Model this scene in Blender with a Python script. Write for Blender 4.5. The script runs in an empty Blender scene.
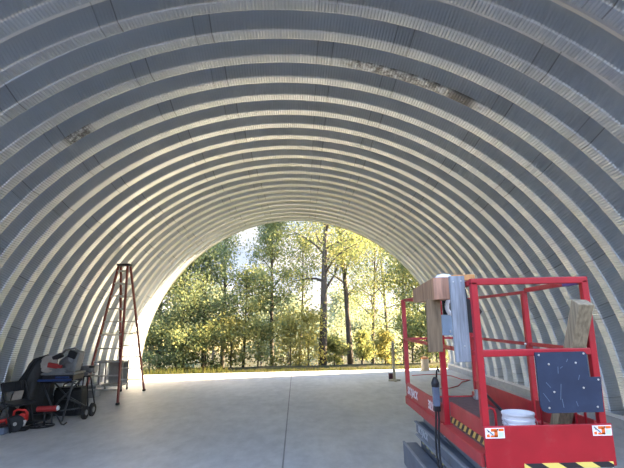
import bpy, bmesh, math, random
import numpy as np
from mathutils import Vector, Matrix
random.seed(7)
PI = math.pi
scn = bpy.context.scene
COL = scn.collection

# ------------------------------------------------------------------ materials
def nodes_of(m):
    m.use_nodes = True
    nt = m.node_tree
    return nt, nt.nodes['Principled BSDF']

def mat(name, col, rough=.6, metal=0.0, vary=.12, scale=12.0, bump=0.0, spec=.4, dirt=None, dirt_amt=.35, stretch=None):
    """base colour with procedural mottling, optional dirt patches and bump"""
    m = bpy.data.materials.new(name)
    nt, b = nodes_of(m)
    N, L = nt.nodes, nt.links
    b.inputs['Roughness'].default_value = rough
    b.inputs['Metallic'].default_value = metal
    b.inputs['Specular IOR Level'].default_value = spec
    tc = N.new('ShaderNodeTexCoord')
    src = tc.outputs['Object']
    if stretch:
        mp = N.new('ShaderNodeMapping'); mp.inputs['Scale'].default_value = stretch
        L.new(src, mp.inputs['Vector']); src = mp.outputs['Vector']
    nz = N.new('ShaderNodeTexNoise'); nz.inputs['Scale'].default_value = scale
    nz.inputs['Detail'].default_value = 5
    L.new(src, nz.inputs['Vector'])
    rp = N.new('ShaderNodeValToRGB')
    lo = [max(0, c*(1-vary)) for c in col]; hi = [min(1, c*(1+vary)) for c in col]
    rp.color_ramp.elements[0].position = .3; rp.color_ramp.elements[1].position = .7
    rp.color_ramp.elements[0].color = (*lo, 1); rp.color_ramp.elements[1].color = (*hi, 1)
    L.new(nz.outputs['Fac'], rp.inputs['Fac'])
    out = rp.outputs['Color']
    if dirt:
        n2 = N.new('ShaderNodeTexNoise'); n2.inputs['Scale'].default_value = scale*.45
        n2.inputs['Detail'].default_value = 8; n2.inputs['Roughness'].default_value = .7
        L.new(src, n2.inputs['Vector'])
        r2 = N.new('ShaderNodeValToRGB')
        r2.color_ramp.elements[0].position = .55; r2.color_ramp.elements[1].position = .72
        r2.color_ramp.elements[0].color = (0, 0, 0, 1); r2.color_ramp.elements[1].color = (dirt_amt,)*3+(1,)
        L.new(n2.outputs['Fac'], r2.inputs['Fac'])
        mx = N.new('ShaderNodeMixRGB'); mx.inputs['Color2'].default_value = (*dirt, 1)
        L.new(r2.outputs['Color'], mx.inputs['Fac']); L.new(out, mx.inputs['Color1'])
        out = mx.outputs['Color']
    L.new(out, b.inputs['Base Color'])
    if bump:
        bp = N.new('ShaderNodeBump'); bp.inputs['Strength'].default_value = bump
        bp.inputs['Distance'].default_value = .01
        L.new(nz.outputs['Fac'], bp.inputs['Height']); L.new(bp.outputs['Normal'], b.inputs['Normal'])
    return m

def stripe_mat(name, c1, c2, width, axis='Y', slant=1.0):
    m = bpy.data.materials.new(name)
    nt, b = nodes_of(m); N, L = nt.nodes, nt.links
    b.inputs['Roughness'].default_value = .55
    tc = N.new('ShaderNodeTexCoord'); sp = N.new('ShaderNodeSeparateXYZ')
    L.new(tc.outputs['Object'], sp.inputs[0])
    a = N.new('ShaderNodeMath'); a.operation = 'MULTIPLY_ADD'; a.inputs[1].default_value = slant
    L.new(sp.outputs['Z'], a.inputs[0]); L.new(sp.outputs[axis], a.inputs[2])
    d = N.new('ShaderNodeMath'); d.operation = 'DIVIDE'; d.inputs[1].default_value = width
    L.new(a.outputs[0], d.inputs[0])
    fr = N.new('ShaderNodeMath'); fr.operation = 'FRACT'; L.new(d.outputs[0], fr.inputs[0])
    g = N.new('ShaderNodeMath'); g.operation = 'GREATER_THAN'; g.inputs[1].default_value = .5
    L.new(fr.outputs[0], g.inputs[0])
    mx = N.new('ShaderNodeMixRGB'); mx.inputs['Color1'].default_value = (*c1, 1); mx.inputs['Color2'].default_value = (*c2, 1)
    L.new(g.outputs[0], mx.inputs['Fac']); L.new(mx.outputs['Color'], b.inputs['Base Color'])
    return m

def wood_mat(name, col, rough=.75):
    return mat(name, col, rough, vary=.35, scale=6, bump=.25, dirt=tuple(c*.45 for c in col), dirt_amt=.5, stretch=(9, 9, .8))

M = {}
M['red'] = mat('red paint', (.37, .010, .021), .42, vary=.1, scale=7, dirt=(.30, .10, .09), dirt_amt=.4, spec=.5)
M['redside'] = mat('faded red paint', (.36, .035, .04), .5, vary=.14, scale=9, dirt=(.32, .16, .15), dirt_amt=.45)
M['reddark'] = mat('dull red paint', (.42, .02, .035), .5, vary=.15, scale=9)
M['purple'] = mat('purple tape', (.12, .07, .22), .5, vary=.25, scale=40)
M['deck'] = mat('deck plate', (.13, .085, .085), .6, vary=.25, scale=22, bump=.2, dirt=(.25, .2, .2))
M['chassis'] = mat('slate chassis paint', (.105, .125, .165), .5, vary=.15, scale=9, dirt=(.25, .26, .28), dirt_amt=.3)
M['chlight'] = mat('grey chassis paint', (.23, .25, .28), .5, vary=.12, scale=9)
M['arm'] = mat('scissor arm grey', (.16, .18, .21), .5, vary=.12)
M['rubber'] = mat('black rubber', (.018, .018, .02), .75, vary=.2)
M['black'] = mat('black plastic', (.014, .016, .02), .45, vary=.2)
M['tubegrey'] = mat('dark grey tube', (.05, .055, .06), .4, vary=.15)
M['steelblk'] = mat('black tube steel', (.016, .018, .022), .4, vary=.2)
M['navy'] = mat('navy paint', (.019, .032, .068), .5, vary=.12, scale=9, dirt=(.04, .06, .10), dirt_amt=.5)
M['chalk'] = mat('pale scratches', (.11, .145, .21), .8)
M['white'] = mat('white plastic', (.82, .83, .86), .35, vary=.03)
M['screw'] = mat('screw steel', (.6, .62, .65), .3, metal=.8)
M['hazY'] = stripe_mat('hazard stripe', (.50, .34, .08), (.02, .018, .02), .085, 'Y', 1.0)
M['hazX'] = stripe_mat('hazard stripe front', (.78, .6, .14), (.02, .016, .02), .2, 'X', 1.6)
M['dots'] = stripe_mat('hazard marks', (.45, .42, .12), (.05, .055, .07), .15, 'Y', 0.0)
M['letter'] = mat('white lettering', (.72, .68, .7), .6, vary=.2, scale=60)
M['letterch'] = mat('pale chassis lettering', (.42, .46, .52), .6, vary=.2, scale=60)
M['stickw'] = mat('sticker white', (.85, .82, .82), .4, vary=.03)
M['sticko'] = mat('sticker orange', (.85, .17, .03), .4, vary=.08)
M['stickb'] = mat('sticker blue grey', (.6, .7, .85), .4, vary=.04)
M['stickk'] = mat('sticker black', (.06, .04, .05), .4)
M['wood4'] = wood_mat('weathered treated wood', (.26, .215, .145))
M['woodgrey'] = wood_mat('grey weathered wood', (.25, .275, .31))
M['woodbrown'] = wood_mat('brown timber', (.33, .20, .12))
M['woodend'] = wood_mat('reddish timber end', (.44, .24, .16))
M['woodlight'] = wood_mat('orange timber', (.55, .27, .10))
M['wooddark'] = wood_mat('dark brown board', (.20, .14, .085))
M['stake'] = wood_mat('pale stake wood', (.55, .50, .36))
M['boxblue'] = mat('pale blue metal box', (.28, .37, .48), .5, vary=.08)
M['maroon'] = mat('maroon plastic', (.10, .025, .035), .5)
M['plug'] = mat('blue grey plug', (.13, .17, .25), .5, vary=.2)
M['alu'] = mat('aluminium', (.62, .62, .62), .35, metal=.7, vary=.06)
M['fibre'] = mat('red fibreglass', (.25, .05, .042), .5, vary=.1)
M['capblk'] = mat('dark ladder cap', (.05, .05, .055), .5)
M['greysteel'] = mat('grey steel', (.27, .28, .29), .45, metal=.2, vary=.12)
M['greypanel'] = mat('grey panel', (.36, .36, .35), .6, vary=.1)
M['sawgrey'] = mat('saw cast grey', (.20, .21, .22), .45, metal=.3, vary=.15)
M['sawpale'] = mat('saw pale disc', (.36, .33, .29), .5, vary=.15)
M['sawred'] = mat('saw red', (.33, .03, .03), .45, vary=.12)
M['sawblue'] = mat('saw blue', (.02, .045, .15), .45, vary=.12)
M['toolred'] = mat('tool red', (.55, .035, .03), .4, vary=.1)
M['tarp'] = mat('black tarp', (.016, .019, .021), .55, vary=.35, scale=5, bump=.5)
M['tan'] = mat('tan plastic', (.70, .58, .42), .5, vary=.06)
M['orange'] = mat('orange plastic', (.75, .33, .12), .5, vary=.06)
M['cord'] = mat('red cord', (.55, .10, .10), .5)
M['seatvinyl'] = mat('black vinyl', (.02, .022, .025), .4, vary=.2)
M['card'] = mat('pale cardboard', (.38, .33, .27), .8)

# ------------------------------------------------------------------ mesh builder
class MB:
    def __init__(self): self.v = []; self.f = []; self.s = []; self.marks = []
    def add(self, vs, fs, smooth=False):
        o = len(self.v); self.marks.append((o, len(self.f))); self.v += [tuple(p) for p in vs]
        for f in fs: self.f.append(tuple(i+o for i in f)); self.s.append(smooth)
    def box(self, c, s, rot=None, bev=.0):
        hx, hy, hz = s[0]/2, s[1]/2, s[2]/2
        b = min(bev, hx*.45, hy*.45, hz*.45)
        c = Vector(c); R = rot if rot is not None else Matrix.Identity(3)
        if b <= 0:
            vs = [R @ Vector((x*hx, y*hy, z*hz)) + c for x in (-1, 1) for y in (-1, 1) for z in (-1, 1)]
            self.add(vs, [(0, 1, 3, 2), (4, 6, 7, 5), (0, 4, 5, 1), (2, 3, 7, 6), (0, 2, 6, 4), (1, 5, 7, 3)]); return
        bm = bmesh.new(); bmesh.ops.create_cube(bm, size=1)
        for v in bm.verts: v.co = Vector((v.co.x*2*hx, v.co.y*2*hy, v.co.z*2*hz))
        bmesh.ops.bevel(bm, geom=bm.edges[:], offset=b, segments=2, affect='EDGES', profile=.6)
        bm.verts.index_update()
        self.add([R @ v.co + c for v in bm.verts], [[v.index for v in f.verts] for f in bm.faces]); bm.free()
    def bar(self, a, b, w, h=None, up=(0, 0, 1), bev=.004):
        """rectangular bar from a to b, w across, h along 'up'"""
        a, b = Vector(a), Vector(b); h = h or w
        z = (b-a); L = z.length; z.normalize(); u = Vector(up)
        if abs(z.dot(u)) > .95: u = Vector((0, 1, 0)) if abs(z.y) < .9 else Vector((1, 0, 0))
        x = u.cross(z).normalized(); y = z.cross(x)
        R = Matrix((x, y, z)).transposed()
        self.box((a+b)/2, (w, h, L), R, bev)
    def tube(self, pts, r, n=8, closed=False, cap=True):
        pts = [Vector(p) for p in pts]; m = len(pts); base = []
        rr = r if isinstance(r, (list, tuple)) else [r]*m
        prev = None; vs = []
        for i, p in enumerate(pts):
            if closed: t = pts[(i+1) % m]-pts[i-1]
            else: t = pts[min(i+1, m-1)]-pts[max(i-1, 0)]
            t.normalize()
            if prev is None:
                u = Vector((0, 0, 1)) if abs(t.z) < .9 else Vector((1, 0, 0))
                x = t.cross(u).normalized()
            else: x = (prev - t*prev.dot(t)).normalized()
            prev = x; y = t.cross(x)
            vs += [p + (x*math.cos(2*PI*k/n)+y*math.sin(2*PI*k/n))*rr[i] for k in range(n)]
        fs = []
        for i in range(m if closed else m-1):
            j = (i+1) % m
            for k in range(n):
                fs.append((i*n+k, i*n+(k+1) % n, j*n+(k+1) % n, j*n+k))
        if cap and not closed:
            fs += [tuple(reversed(range(n))), tuple((m-1)*n+k for k in range(n))]
        self.add(vs, fs, True)
    def lathe(self, prof, c=(0, 0, 0), n=32, rot=None, closed=False):
        c = Vector(c); R = rot if rot is not None else Matrix.Identity(3)
        vs = []; m = len(prof)
        for (r, z) in prof:
            vs += [R @ Vector((r*math.cos(2*PI*k/n), r*math.sin(2*PI*k/n), z)) + c for k in range(n)]
        fs = []
        for i in range(m if closed else m-1):
            j = (i+1) % m
            for k in range(n): fs.append((i*n+k, i*n+(k+1) % n, j*n+(k+1) % n, j*n+k))
        if not closed:
            if prof[0][0] > 1e-4: fs.append(tuple(reversed(range(n))))
            if prof[-1][0] > 1e-4: fs.append(tuple((m-1)*n+k for k in range(n)))
        self.add(vs, fs, False)
    def prism(self, poly, a, b, plane='XZ'):
        """extrude polygon (2d) between a and b along the remaining axis"""
        def P(p, t): return {'XZ': (p[0], t, p[1]), 'YZ': (t, p[0], p[1]), 'XY': (p[0], p[1], t)}[plane]
        n = len(poly)
        vs = [P(p, a) for p in poly]+[P(p, b) for p in poly]
        fs = [tuple(range(n)), tuple(reversed(range(n, 2*n)))]+[(i, i+n, (i+1) % n+n, (i+1) % n) for i in range(n)]
        self.add(vs, fs)
    def build(self, name, m, parent=None, loc=(0, 0, 0), smooth_angle=None):
        me = bpy.data.meshes.new(name); me.from_pydata(self.v, [], self.f)
        for p, s in zip(me.polygons, self.s): p.use_smooth = s
        bm = bmesh.new(); bm.from_mesh(me); bmesh.ops.recalc_face_normals(bm, faces=bm.faces[:]); bm.to_mesh(me); bm.free()
        me.materials.append(m)
        if smooth_angle: me.shade_smooth(); me.set_sharp_from_angle(angle=math.radians(smooth_angle))
        o = bpy.data.objects.new(name, me); COL.objects.link(o); o.location = loc
        if parent: o.parent = parent
        return o

def rotm(ax, deg): return Matrix.Rotation(math.radians(deg), 3, ax)
def tag(o, label=None, cat=None, group=None, kind=None):
    if label: o['label'] = label
    if cat: o['category'] = cat
    if group: o['group'] = group
    if kind: o['kind'] = kind
    return o
def thing(name, label, cat, loc=(0, 0, 0), rz=0, group=None):
    o = bpy.data.objects.new(name, None); COL.objects.link(o)
    o.location = loc; o.rotation_euler = (0, 0, rz); o.empty_display_size = .1
    return tag(o, label, cat, group)
def part(name, m, parent, fn, loc=(0, 0, 0), label=None, smooth=None, split=False):
    b = MB(); fn(b)
    if split:                                   # every shape of the list becomes a part of its own
        ends = b.marks[1:]+[(len(b.v), len(b.f))]
        for (v0, f0), (v1, f1) in zip(b.marks, ends):
            q = MB(); q.add(b.v[v0:v1], [tuple(i-v0 for i in f) for f in b.f[f0:f1]]); q.s = b.s[f0:f1]
            o = q.build(name, m, parent, loc, smooth)
            if label: o['label'] = label
        return o
    o = b.build(name, m, parent, loc, smooth)
    if label: o['label'] = label
    return o
def lettering(txt, size, m, parent, mw, shear=0.0, name='lettering', xs=1.0):
    cu = bpy.data.curves.new('t', 'FONT'); cu.body = txt; cu.size = size; cu.extrude = .0012; cu.shear = shear
    cu.align_x = 'CENTER'; cu.align_y = 'CENTER'; cu.resolution_u = 3; cu.offset = .002
    o = bpy.data.objects.new('t', cu); COL.objects.link(o)
    dg = bpy.context.evaluated_depsgraph_get()
    me = bpy.data.meshes.new_from_object(o.evaluated_get(dg)); bpy.data.objects.remove(o)
    me.transform(mw @ Matrix.Diagonal((xs, 1, 1, 1))); me.materials.clear(); me.materials.append(m)
    r = bpy.data.objects.new(name, me); COL.objects.link(r); r.parent = parent
    return r

# ------------------------------------------------------------------ camera
f_px, pitch, roll, yaw = 450.0, math.radians(10.64), math.radians(-1.18), math.radians(1.12)
CAM = Vector((.336, 0, 1.8))
fw = Vector((math.sin(yaw)*math.cos(pitch), math.cos(yaw)*math.cos(pitch), math.sin(pitch)))
rt = Vector((math.cos(yaw), -math.sin(yaw), 0)); up = rt.cross(fw)
RT = rt*math.cos(roll)+up*math.sin(roll); UP = up*math.cos(roll)-rt*math.sin(roll)
cam = bpy.data.cameras.new('camera'); cam.sensor_width = 36; cam.lens = f_px/624*36; cam.clip_end = 3000
co = bpy.data.objects.new('camera', cam); COL.objects.link(co)
mw = Matrix((RT, UP, -fw)).transposed().to_4x4(); mw.translation = CAM; co.matrix_world = mw
scn.camera = co
def ray(x, y): return RT*(x-312)-UP*(y-234)+fw*f_px
def atY(x, y, Y): d = ray(x, y); return CAM+d*(Y/d.y)
def atZ(x, y, z=0): d = ray(x, y); return CAM+d*((z-CAM.z)/d.z)

# ------------------------------------------------------------------ vault
R0 = 5.31; S = .5432; Y0 = 4.086
def vault_mat():
    m = bpy.data.materials.new('galvanised steel')
    nt, b = nodes_of(m); N, L = nt.nodes, nt.links
    b.inputs['Metallic'].default_value = VMETAL; b.inputs['Roughness'].default_value = VROUGH
    def attr(n): a = N.new('ShaderNodeAttribute'); a.attribute_name = n; return a.outputs['Fac']
    def mth(op, a, bb=None, c=None):
        x = N.new('ShaderNodeMath'); x.operation = op
        for i, q in enumerate((a, bb, c)):
            if q is None: continue
            if isinstance(q, (int, float)): x.inputs[i].default_value = q
            else: L.new(q, x.inputs[i])
        return x.outputs[0]
    u, cr, rb = attr('arc'), attr('crimp'), attr('rib')
    tc = N.new('ShaderNodeTexCoord')
    nz = N.new('ShaderNodeTexNoise'); nz.inputs['Scale'].default_value = 2.2; nz.inputs['Detail'].default_value = 6
    L.new(tc.outputs['Object'], nz.inputs['Vector'])
    rp = N.new('ShaderNodeValToRGB'); rp.color_ramp.elements[0].position = .3; rp.color_ramp.elements[1].position = .7
    rp.color_ramp.elements[0].color = (.715, .755, .795, 1); rp.color_ramp.elements[1].color = (.775, .81, .845, 1)
    L.new(nz.outputs['Fac'], rp.inputs['Fac'])
    # panel joints: every 26.5 degrees, alternating from rib to rib; a dark lap line and a thinner one beside it
    step = math.radians(26.5)*R0
    par = mth('MODULO', mth('ADD', rb, 40.0), 2.0)             # 0 even, 1 odd
    off = mth('MULTIPLY_ADD', par, math.radians(108.3-98.1)*R0, math.radians(98.1)*R0)
    ph = mth('FRACT', mth('ADD', mth('DIVIDE', mth('SUBTRACT', u, off), step), 20.5))   # .5 at the joint
    dd = mth('MULTIPLY', mth('SUBTRACT', ph, .5), step)
    l1 = mth('MULTIPLY', mth('LESS_THAN', mth('ABSOLUTE', dd), .007), .48)
    l2 = mth('MULTIPLY', mth('LESS_THAN', mth('ABSOLUTE', mth('ADD', dd, -.2)), .007), .35)
    joint = mth('MAXIMUM', l1, l2)
    lap = mth('MULTIPLY', mth('MULTIPLY', mth('GREATER_THAN', dd, 0.0), mth('LESS_THAN', dd, .2)), .06)
    joint = mth('MAXIMUM', joint, lap)
    # rust and soot streak on one band, a smudge on another
    n3 = N.new('ShaderNodeTexNoise'); n3.inputs['Scale'].default_value = 9; n3.inputs['Detail'].default_value = 8; n3.inputs['Roughness'].default_value = .75
    L.new(tc.outputs['Object'], n3.inputs['Vector'])
    def patch(rib, a0, a1, soft=.25, lo=.42):
        inr = mth('LESS_THAN', mth('ABSOLUTE', mth('SUBTRACT', rb, rib)), .3)
        c, h = math.radians((a0+a1)/2)*R0, math.radians(abs(a1-a0)/2)*R0
        w = mth('SUBTRACT', 1.0, mth('DIVIDE', mth('ABSOLUTE', mth('SUBTRACT', u, c)), h))
        w = mth('MINIMUM', mth('MAXIMUM', mth('DIVIDE', w, soft), 0.0), 1.0)
        g = mth('MINIMUM', mth('MAXIMUM', mth('MULTIPLY', mth('SUBTRACT', n3.outputs['Fac'], lo), 6.0), 0.0), 1.0)
        return mth('MULTIPLY', mth('MULTIPLY', inr, mth('MULTIPLY', w, g)), mth('GREATER_THAN', cr, .88))
    st = mth('MAXIMUM', patch(3, 57, 81.5, .3, .41), patch(4, 120, 125.5, .5, .38))
    st = mth('MAXIMUM', st, mth('MULTIPLY', patch(3, 59, 65, .6, .25), 1.0))
    m1 = N.new('ShaderNodeMixRGB'); m1.inputs['Color2'].default_value = (.06, .065, .075, 1)
    L.new(joint, m1.inputs['Fac']); L.new(rp.outputs['Color'], m1.inputs['Color1'])
    m2 = N.new('ShaderNodeMixRGB'); m2.inputs['Color2'].default_value = (.05, .04, .035, 1)
    L.new(mth('MULTIPLY', st, .8), m2.inputs['Fac']); L.new(m1.outputs['Color'], m2.inputs['Color1'])
    L.new(m2.outputs['Color'], b.inputs['Base Color'])
    sn = mth('SINE', mth('MULTIPLY', u, 2*PI/.038))
    bp = N.new('ShaderNodeBump'); bp.inputs['Strength'].default_value = 1.0; bp.inputs['Distance'].default_value = .0032
    L.new(mth('MULTIPLY', sn, cr), bp.inputs['Height']); L.new(bp.outputs['Normal'], b.inputs['Normal'])
    return m
VMETAL, VROUGH = 1.0, .36
K0, K1 = -3, 22
PROF = [(0, .0, 1.0), (.006, .012, 1.0), (.035, .275, .25), (.05, .30, .05), (.17, .31, .03), (.335, .305, .05), (.358, .285, .15), (.374, .16, .55), (.390, .035, .9), (.396, .022, .9), (.406, .015, 1.0), (.46, .008, 1.0), (.52, .001, 1.0), (S, .0, 1.0)]
def vault(name, a0, a1):
    n = int(round((a1-a0)/1.25)); th = np.radians(np.linspace(a0, a1, n+1))
    V = []; Fc = []; A = []; Cc = []; Rb = []; base = 0
    for k in range(K0, K1):
        for j in range(len(PROF)-1):
            for (dy, d, c) in (PROF[j], PROF[j+1]):
                r = R0+d; y = Y0+k*S+dy
                V.append(np.stack([r*np.cos(th), np.full(n+1, y), r*np.sin(th)], 1)); A.append(th*R0)
                Cc.append(np.full(n+1, c)); Rb.append(np.full(n+1, k+1.0))
            i = np.arange(n)
            Fc.append(np.stack([base+i, base+i+1, base+n+1+i+1, base+n+1+i], 1)); base += 2*(n+1)
    V = np.concatenate(V); Fc = np.concatenate(Fc)
    me = bpy.data.meshes.new(name); me.from_pydata(V.tolist(), [], Fc.tolist())
    me.polygons.foreach_set('use_smooth', [True]*len(me.polygons))
    for nm, arr in (('arc', A), ('crimp', Cc), ('rib', Rb)):
        at = me.attributes.new(nm, 'FLOAT', 'POINT'); at.data.foreach_set('value', np.concatenate(arr).astype(np.float32))
    me.materials.append(VM); o = bpy.data.objects.new(name, me); COL.objects.link(o)
    return tag(o, kind='structure')
VM = vault_mat()
tag(vault('wall_right', 1.0, 38), 'right side of the corrugated steel arch behind the red lift', 'wall')
tag(vault('ceiling', 38, 142), 'curved corrugated galvanised steel roof of the arch building', 'ceiling')
tag(vault('wall_left', 142, 179), 'left side of the corrugated steel arch behind the ladder', 'wall')
YF = Y0+K1*S; YN = Y0+K0*S

# concrete curbs under the arch feet, with the pale base channel on top
M['curb'] = mat('curb concrete', (.36, .37, .38), .8, vary=.1, scale=8, bump=.2)
M['channel'] = mat('base channel', (.62, .63, .65), .45, metal=.3, vary=.05)
for nm, sx in (('left', -1), ('right', 1)):
    o = part('baseboard_'+nm, M['curb'], None, lambda b: b.box((sx*5.47, (YF+YN)/2, .075), (.46, YF-YN, .15), None, .01))
    tag(o, 'concrete curb under the %s foot of the arch' % nm, 'curb', kind='structure')
    o = part('trim_1' if sx < 0 else 'trim_2', M['channel'], None, lambda b: (b.box((sx*5.26, (YF+YN)/2, .178), (.012, YF-YN, .055)), b.box((sx*5.36, (YF+YN)/2, .156), (.2, YF-YN, .012))))
    tag(o, 'pale steel base channel along the %s curb' % nm, 'trim', kind='structure')

# ------------------------------------------------------------------ floor
def floor_mat():
    m = bpy.data.materials.new('concrete slab')
    nt, b = nodes_of(m); N, L = nt.nodes, nt.links
    tc = N.new('ShaderNodeTexCoord')
    def noise(sc, det, st=None, ro=.5):
        n = N.new('ShaderNodeTexNoise'); n.inputs['Scale'].default_value = sc; n.inputs['Detail'].default_value = det; n.inputs['Roughness'].default_value = ro
        if st:
            mp = N.new('ShaderNodeMapping'); mp.inputs['Scale'].default_value = st; L.new(tc.outputs['Object'], mp.inputs['Vector']); L.new(mp.outputs['Vector'], n.inputs['Vector'])
        else: L.new(tc.outputs['Object'], n.inputs['Vector'])
        return n.outputs['Fac']
    def ramp(fac, p0, c0, p1, c1):
        r = N.new('ShaderNodeValToRGB'); r.color_ramp.elements[0].position = p0; r.color_ramp.elements[1].position = p1
        r.color_ramp.elements[0].color = (*c0, 1); r.color_ramp.elements[1].color = (*c1, 1); L.new(fac, r.inputs['Fac']); return r.outputs['Color']
    c1 = ramp(noise(.7, 6, (1, .6, 1)), .3, (.45, .45, .45), .7, (.56, .555, .54))
    c2 = ramp(noise(5, 9, (1, .5, 1), .7), .35, (.82, .82, .82), .68, (1.08, 1.08, 1.08))
    mx = N.new('ShaderNodeMixRGB'); mx.blend_type = 'MULTIPLY'; mx.inputs['Fac'].default_value = 1
    L.new(c1, mx.inputs['Color1']); L.new(c2, mx.inputs['Color2'])
    # saw-cut control joint down the middle and two faint cross cuts
    sp = N.new('ShaderNodeSeparateXYZ'); L.new(tc.outputs['Object'], sp.inputs[0])
    def mth(op, a, bb=None, c=None):
        x = N.new('ShaderNodeMath'); x.operation = op
        for i, q in enumerate((a, bb, c)):
            if q is None: continue
            if isinstance(q, (int, float)): x.inputs[i].default_value = q
            else: L.new(q, x.inputs[i])
        return x.outputs[0]
    jx = mth('LESS_THAN', mth('ABSOLUTE', mth('ADD', mth('ADD', sp.outputs['X'], -.136), mth('MULTIPLY', sp.outputs['Y'], .0175))), .011)
    m3 = N.new('ShaderNodeMixRGB'); m3.inputs['Color2'].default_value = (.12, .12, .12, 1)
    L.new(mth('MULTIPLY', jx, .8), m3.inputs['Fac']); L.new(mx.outputs['Color'], m3.inputs['Color1'])
    n4 = ramp(noise(1.1, 3, (1.2, .35, 1), .4), .70, (0, 0, 0), .76, (.5, .5, .5))
    m4 = N.new('ShaderNodeMixRGB'); m4.inputs['Color2'].default_value = (.17, .17, .17, 1)
    L.new(n4, m4.inputs['Fac']); L.new(m3.outputs['Color'], m4.inputs['Color1'])
    L.new(m4.outputs['Color'], b.inputs['Base Color'])
    rr = ramp(noise(2.2, 6), .3, (.42,)*3, .7, (.62,)*3); L.new(rr, b.inputs['Roughness'])
    bp = N.new('ShaderNodeBump'); bp.inputs['Strength'].default_value = .12; bp.inputs['Distance'].default_value = .01
    L.new(noise(5, 9), bp.inputs['Height']); L.new(bp.outputs['Normal'], b.inputs['Normal'])
    return m
fl = part('floor', floor_mat(), None, lambda b: b.box((0, (YN-.04+16.3)/2, -.1), (11.6, 16.3-YN+.04, .2)))
tag(fl, 'smooth grey concrete slab with one long saw cut', 'floor', kind='structure')

# ------------------------------------------------------------------ terrain
def hgt(x, y):
    z = -.03
    if y > 17: z -= min(y-17, 3)*.02
    if y > 19: z -= min(y-19, 45)*.115
    if y > 230: z += 13*(1-math.exp(-((y-230)/140)))*(1+.3*math.sin(x*.011+1.3)+.2*math.sin(x*.027))
    z += .05*math.sin(x*1.7)*math.sin(y*1.3)*min(1, max(0, y-17.2))
    return z
def ground_mat():
    m = bpy.data.materials.new('ground')
    nt, b = nodes_of(m); N, L = nt.nodes, nt.links
    b.inputs['Roughness'].default_value = .95; b.inputs['Specular IOR Level'].default_value = .1
    tc = N.new('ShaderNodeTexCoord'); sp = N.new('ShaderNodeSeparateXYZ'); L.new(tc.outputs['Object'], sp.inputs[0])
    n = N.new('ShaderNodeTexNoise'); n.inputs['Scale'].default_value = 1.1; n.inputs['Detail'].default_value = 8; L.new(tc.outputs['Object'], n.inputs['Vector'])
    nb = N.new('ShaderNodeTexNoise'); nb.inputs['Scale'].default_value = .05; nb.inputs['Detail'].default_value = 8; L.new(tc.outputs['Object'], nb.inputs['Vector'])
    def ramp(fac, *els):
        r = N.new('ShaderNodeValToRGB'); e = r.color_ramp.elements
        e[0].position, e[0].color = els[0][0], (*els[0][1], 1); e[1].position, e[1].color = els[-1][0], (*els[-1][1], 1)
        for p, c in els[1:-1]: q = e.new(p); q.color = (*c, 1)
        L.new(fac, r.inputs['Fac']); return r.outputs['Color']
    near = ramp(n.outputs['Fac'], (.3, (.014, .02, .009)), (.5, (.028, .03, .014)), (.7, (.055, .045, .026)))
    far = ramp(nb.outputs['Fac'], (.35, (.02, .035, .026)), (.65, (.04, .056, .034)))
    mead = ramp(nb.outputs['Fac'], (.35, (.14, .12, .04)), (.65, (.19, .155, .06)))
    mp = N.new('ShaderNodeMapRange'); mp.inputs['From Min'].default_value = 100; mp.inputs['From Max'].default_value = 118; L.new(sp.outputs['Y'], mp.inputs['Value'])
    mp2 = N.new('ShaderNodeMapRange'); mp2.inputs['From Min'].default_value = 190; mp2.inputs['From Max'].default_value = 215; L.new(sp.outputs['Y'], mp2.inputs['Value'])
    a = N.new('ShaderNodeMixRGB'); L.new(mp.outputs[0], a.inputs['Fac']); L.new(near, a.inputs['Color1']); L.new(mead, a.inputs['Color2'])
    c = N.new('ShaderNodeMixRGB'); L.new(mp2.outputs[0], c.inputs['Fac']); L.new(a.outputs[0], c.inputs['Color1']); L.new(far, c.inputs['Color2'])
    L.new(c.outputs[0], b.inputs['Base Color'])
    return m
ys = [16.3-.02, 16.6, 17, 17.5, 18, 18.5, 19, 19.5]+list(np.linspace(20, 64, 45))+list(np.linspace(70, 230, 17))+list(np.linspace(240, 900, 45))
xs = list(np.linspace(-500, -45, 40))+list(np.linspace(-40, 40, 81))+list(np.linspace(45, 500, 40))
gv = [(x, y, hgt(x, y)) for y in ys for x in xs]; nx = len(xs)
gf = [(j*nx+i, j*nx+i+1, (j+1)*nx+i+1, (j+1)*nx+i) for j in range(len(ys)-1) for i in range(nx-1)]
gb = MB(); gb.add(gv, gf, True); gm = ground_mat()
tag(gb.build('ground', gm), 'grassy ground falling away beyond the slab to a meadow and hills', 'ground', kind='structure')
# near side: the yard in front of the building and an unseen bank added to block low sky
def yard(x, y):
    d = max(0, -8-y)
    return -.06+min(d, 60)*.36+.25*math.sin(x*.3)*min(1, d*.1)+.15*math.sin(y*.7+x*.2)*min(1, d*.1)
yy = list(np.linspace(-75, -8, 30))+[-5, -2, 0, YN-.02]; xx = list(np.linspace(-90, 90, 61))
yb = MB(); yb.add([(x, y, yard(x, y)) for y in yy for x in xx], [(j*61+i, j*61+i+1, (j+1)*61+i+1, (j+1)*61+i) for j in range(len(yy)-1) for i in range(60)], True)
for sx in (-1, 1): yb.add([(sx*5.78, YN-.02, -.06), (sx*90, YN-.02, -.06), (sx*90, 16.8, -.06), (sx*5.78, 16.8, -.06)], [(0, 1, 2, 3)])
M['yard'] = mat('darkened yard and bank', (.022, .023, .022), .95, vary=.4, scale=1.5, spec=.1)  # near-black tone puts shade into the colour, cutting upward bounce
tag(yb.build('ground', M['yard']), 'darkened yard around the arch building with an added unseen bank behind', 'ground', kind='structure')

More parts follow.
